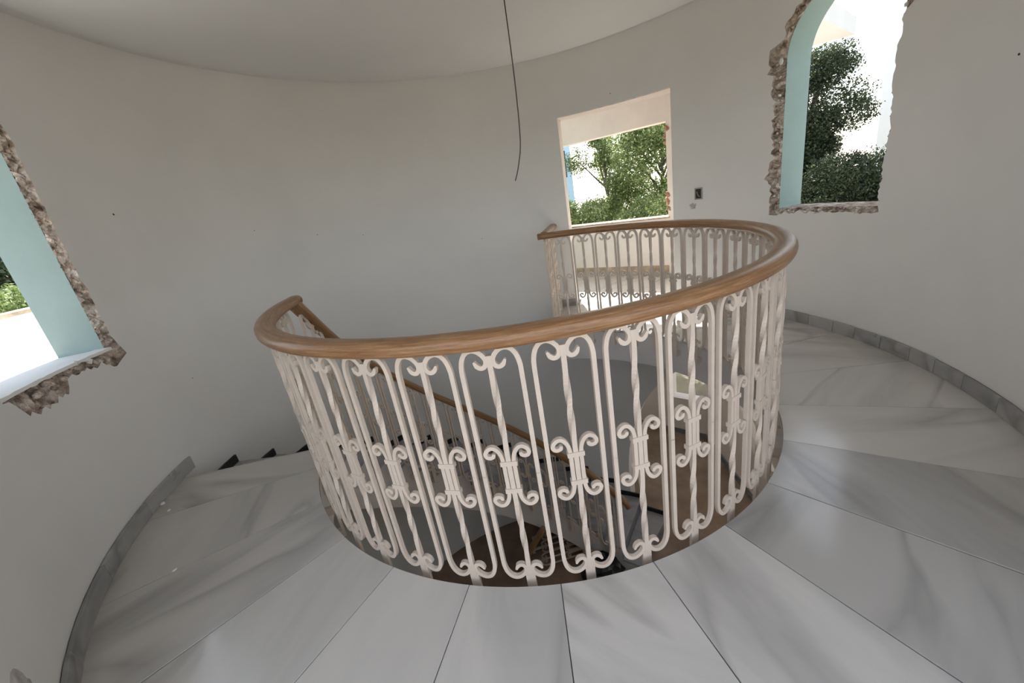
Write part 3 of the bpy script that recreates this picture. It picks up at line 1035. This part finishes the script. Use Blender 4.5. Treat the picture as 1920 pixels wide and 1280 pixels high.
def leaves(name, blobs, n, size, material, parent, seed, elong=2.2):
    rg = np.random.default_rng(seed)
    blobs = np.array(blobs, float)
    vol = blobs[:, 3]*blobs[:, 4]*blobs[:, 5]
    idx = rg.choice(len(blobs), n, p=vol**0.75/np.sum(vol**0.75))
    d = rg.normal(size=(n, 3)); d /= np.linalg.norm(d, axis=1)[:, None]
    rad = rg.uniform(0.15, 1.0, n)**0.45
    c = blobs[idx, :3]+d*rad[:, None]*blobs[idx, 3:6]
    # gather leaves into twigs
    tw = rg.integers(0, n//14, n)
    cent = c[:n//14]
    c = cent[tw]+rg.normal(size=(n, 3))*size*2.0
    a = rg.normal(size=(n, 3)); a /= np.linalg.norm(a, axis=1)[:, None]
    b = np.cross(a, rg.normal(size=(n, 3))); b /= np.linalg.norm(b, axis=1)[:, None]
    s = size*rg.uniform(0.6, 1.3, n)[:, None]
    V = np.empty((n, 4, 3))
    V[:, 0] = c-a*s*elong/2; V[:, 1] = c+b*s/2; V[:, 2] = c+a*s*elong/2; V[:, 3] = c-b*s/2
    me = bpy.data.meshes.new(name)
    me.vertices.add(4*n); me.vertices.foreach_set('co', V.reshape(-1).astype(np.float32))
    me.loops.add(4*n); me.loops.foreach_set('vertex_index', np.arange(4*n, dtype=np.int32))
    me.polygons.add(n); me.polygons.foreach_set('loop_start', np.arange(0, 4*n, 4, dtype=np.int32)); me.polygons.foreach_set('loop_total', np.full(n, 4, dtype=np.int32))
    me.materials.append(material)
    me.update(calc_edges=True)
    o = link(name, me, parent)
    o['kind'] = 'stuff'
    return o

def limb(b, p0, p1, r0, r1, n=8, seed=0):
    r = random.Random(seed); base = len(b.v)
    p0, p1 = Vector(p0), Vector(p1)
    t = (p1-p0).normalized(); s_ = t.cross(Vector((0.3, 0.7, 0.2))).normalized(); q = t.cross(s_)
    for i in range(n+1):
        k = i/n
        p = p0.lerp(p1, k)+(s_*r.uniform(-1, 1)+q*r.uniform(-1, 1))*r0*0.5*math.sin(math.pi*k)
        rad = r0*(1-k)+r1*k
        for j in range(7):
            an = 2*math.pi*j/7
            b.v.append(tuple(p+s_*math.cos(an)*rad+q*math.sin(an)*rad))
    for i in range(n):
        for j in range(7):
            k = (j+1) % 7
            b.f.append((base+i*7+j, base+i*7+k, base+i*7+7+k, base+i*7+7+j))

def tree(name, x, y, top, blobs, n, size, material, label, seed, trunk_r=0.10):
    """blobs given relative to the trunk foot, z absolute"""
    z0 = ZL-0.2
    root = empty(name, (x, y, z0))
    tag(root, label, 'tree', group='trees outside the openings')
    tb_ = MB(); limb(tb_, (0, 0, 0), (0.1, 0.05, top-z0), trunk_r, 0.025, 12, seed)
    tb_.obj('trunk', M['bark'], root, True)
    rel = [(bx_, by_, bz_-z0, rx_, ry_, rz_) for bx_, by_, bz_, rx_, ry_, rz_ in blobs]
    for i, q in enumerate(rel):
        bb_ = MB(); limb(bb_, (0.05, 0.02, max(0.5, q[2]-0.9)), (q[0], q[1], q[2]), 0.035, 0.010, 6, seed+i)
        bb_.obj('branch', M['bark'], root, True)
    leaves('crown', rel, n, size, material, root, seed)
    return root

def cluster(rg, cx, cy, cz, sx, sy, sz, n, r0):
    return [(cx+rg.uniform(-sx, sx), cy+rg.uniform(-sy, sy), cz+rg.uniform(-sz, sz), r0*rg.uniform(.7, 1.2), r0*rg.uniform(.7, 1.2), r0*rg.uniform(.6, 1.0)) for _ in range(n)]
rg = random.Random(21)
def along(az, t):     # plan position at a bearing and distance from the landing's open side
    return (-0.1+t*math.cos(az*D2R), -2.52+t*math.sin(az*D2R))
x, y = along(68.0, 12.5)
tree('leafy_tree', x, y, 2.2, cluster(rg, 0, 0, 0.9, 0.9, 0.9, 1.9, 26, 0.60), 60000, 0.034, M['leaf_light'], 'dense green tree filling the right half of the balcony opening', 31)
x, y = along(74.6, 13.5)
tree('leafy_tree', x, y, 3.0, cluster(rg, 0, 0, 0.9, 0.75, 0.8, 1.2, 15, 0.42)+cluster(rg, 0.1, 0, 2.3, 0.35, 0.4, 0.6, 8, 0.30), 26000, 0.032, M['leaf_light'], 'slender airy tree with visible trunk in the balcony opening', 32, 0.06)
x, y = along(78.6, 10.5)
tree('leafy_tree', x, y, 0.6, cluster(rg, 0, 0, 0.15, 0.7, 0.8, 0.75, 14, 0.42), 26000, 0.030, M['leaf_light'], 'low bushy tree at the left side of the balcony opening', 33, 0.06)
x, y = along(72.0, 9.5)
tree('leafy_tree', x, y, 0.5, cluster(rg, 0, 0, -0.15, 1.0, 0.7, 0.75, 16, 0.42), 28000, 0.028, M['leaf_light'], 'low bushy tree in the middle of the balcony opening', 34, 0.06)
x, y = along(53.7, 9.5)
tree('pine_tree', x, y, 2.6, cluster(rg, -0.02, 0, 0.8, 0.30, 0.30, 1.8, 38, 0.36)+[(0.40, -0.30, 1.95, .50, .45, .36), (0.25, -0.2, 2.55, .5, .45, .3), (0.50, -0.40, 1.75, .40, .4, .28)], 84000, 0.021, M['leaf_dark'], 'tall dark pine at the left of the right-hand arched window', 35, 0.09)
x, y = along(49.2, 9.0)
tree('pine_tree', x, y, 0.7, cluster(rg, 0, 0, 0.40, 0.75, 0.75, 0.50, 26, 0.36)+[(0.55, -0.5, 1.15, .26, .26, .24), (0.2, -.1, .95, .25, .25, .22)], 66000, 0.020, M['leaf_dark'], 'low spreading pine across the foot of the right-hand arched window', 36, 0.07)
x, y = along(139.5, 8.2)
tree('garden_shrub', x, y, 0.8, cluster(rg, 0, 0, 0.80, 1.0, 1.0, 0.25, 16, 0.33), 26000, 0.030, M['leaf_light'], 'green shrub showing above the terrace wall in the left window', 37, 0.05)
x, y = along(139.5, 12.5)
tree('dark_hedge', x, y, 1.5, cluster(rg, 0, 0, 1.5, 2.0, 2.0, 0.8, 26, 0.6), 26000, 0.05, M['leaf_dark'], 'dark hedge behind the shrub in the left window', 38, 0.06)

# roof eave seen at the top of the right window
ev = MB()
e0, e1, e2 = Vector((4.58, 3.05, 0)), Vector((4.20, 3.28, 0)), Vector((3.59, 2.25, 0))
da, db = (e1-e0).normalized(), (e2-e0).normalized()
q0, q1, q2 = e0, e0+da*2.6, e0+db*2.1
q3 = q1+(q2-q0)
ev.quad_box([(q.x, q.y, 2.50) for q in (q0, q1, q3, q2)]+[(q.x, q.y, 2.68) for q in (q0, q1, q3, q2)])
evo = ev.obj('roof_eave', M['white'])
tag(evo, 'white roof eave jutting out above the right-hand window', 'eave', 'structure')

def house(name, x0, x1, y0, y1, z1, m_, label, wins):
    hz = MB().box(x0, x1, y0, y1, ZL-0.2, z1)
    h_ = empty(name, ((x0+x1)/2, (y0+y1)/2, ZL-0.2)); c0 = Vector(h_.location)
    hz.v = [tuple(Vector(p)-c0) for p in hz.v]
    hz.obj('house_walls', m_, h_)
    rf = MB().box(x0-0.25, x1+0.25, y0-0.25, y1+0.25, z1, z1+0.15); rf.v = [tuple(Vector(p)-c0) for p in rf.v]
    rf.obj('roof', M['white'], h_)
    for (a, b_, c_, d_, e, f_) in wins:
        wn = MB().box(a, b_, c_, d_, e, f_); wn.v = [tuple(Vector(p)-c0) for p in wn.v]
        wn.obj('window', M['glassdark'], h_)
    tag(h_, label, 'house')
house('neighbour_house', -3.0, 3.15, 13.6, 19, 5.2, M['blue'], 'pale blue house with a dark window, left in the balcony opening', [(1.9, 2.95, 13.56, 13.62, 1.72, 2.62), (-1.0, 0.2, 13.56, 13.62, 1.72, 2.62)])
house('white_house', 9.6, 16, 2.0, 8.05, 7.0, M['white'], 'white house behind the right-hand arched window', [(9.56, 9.62, 3.0, 4.2, 0.5, 2.0)])
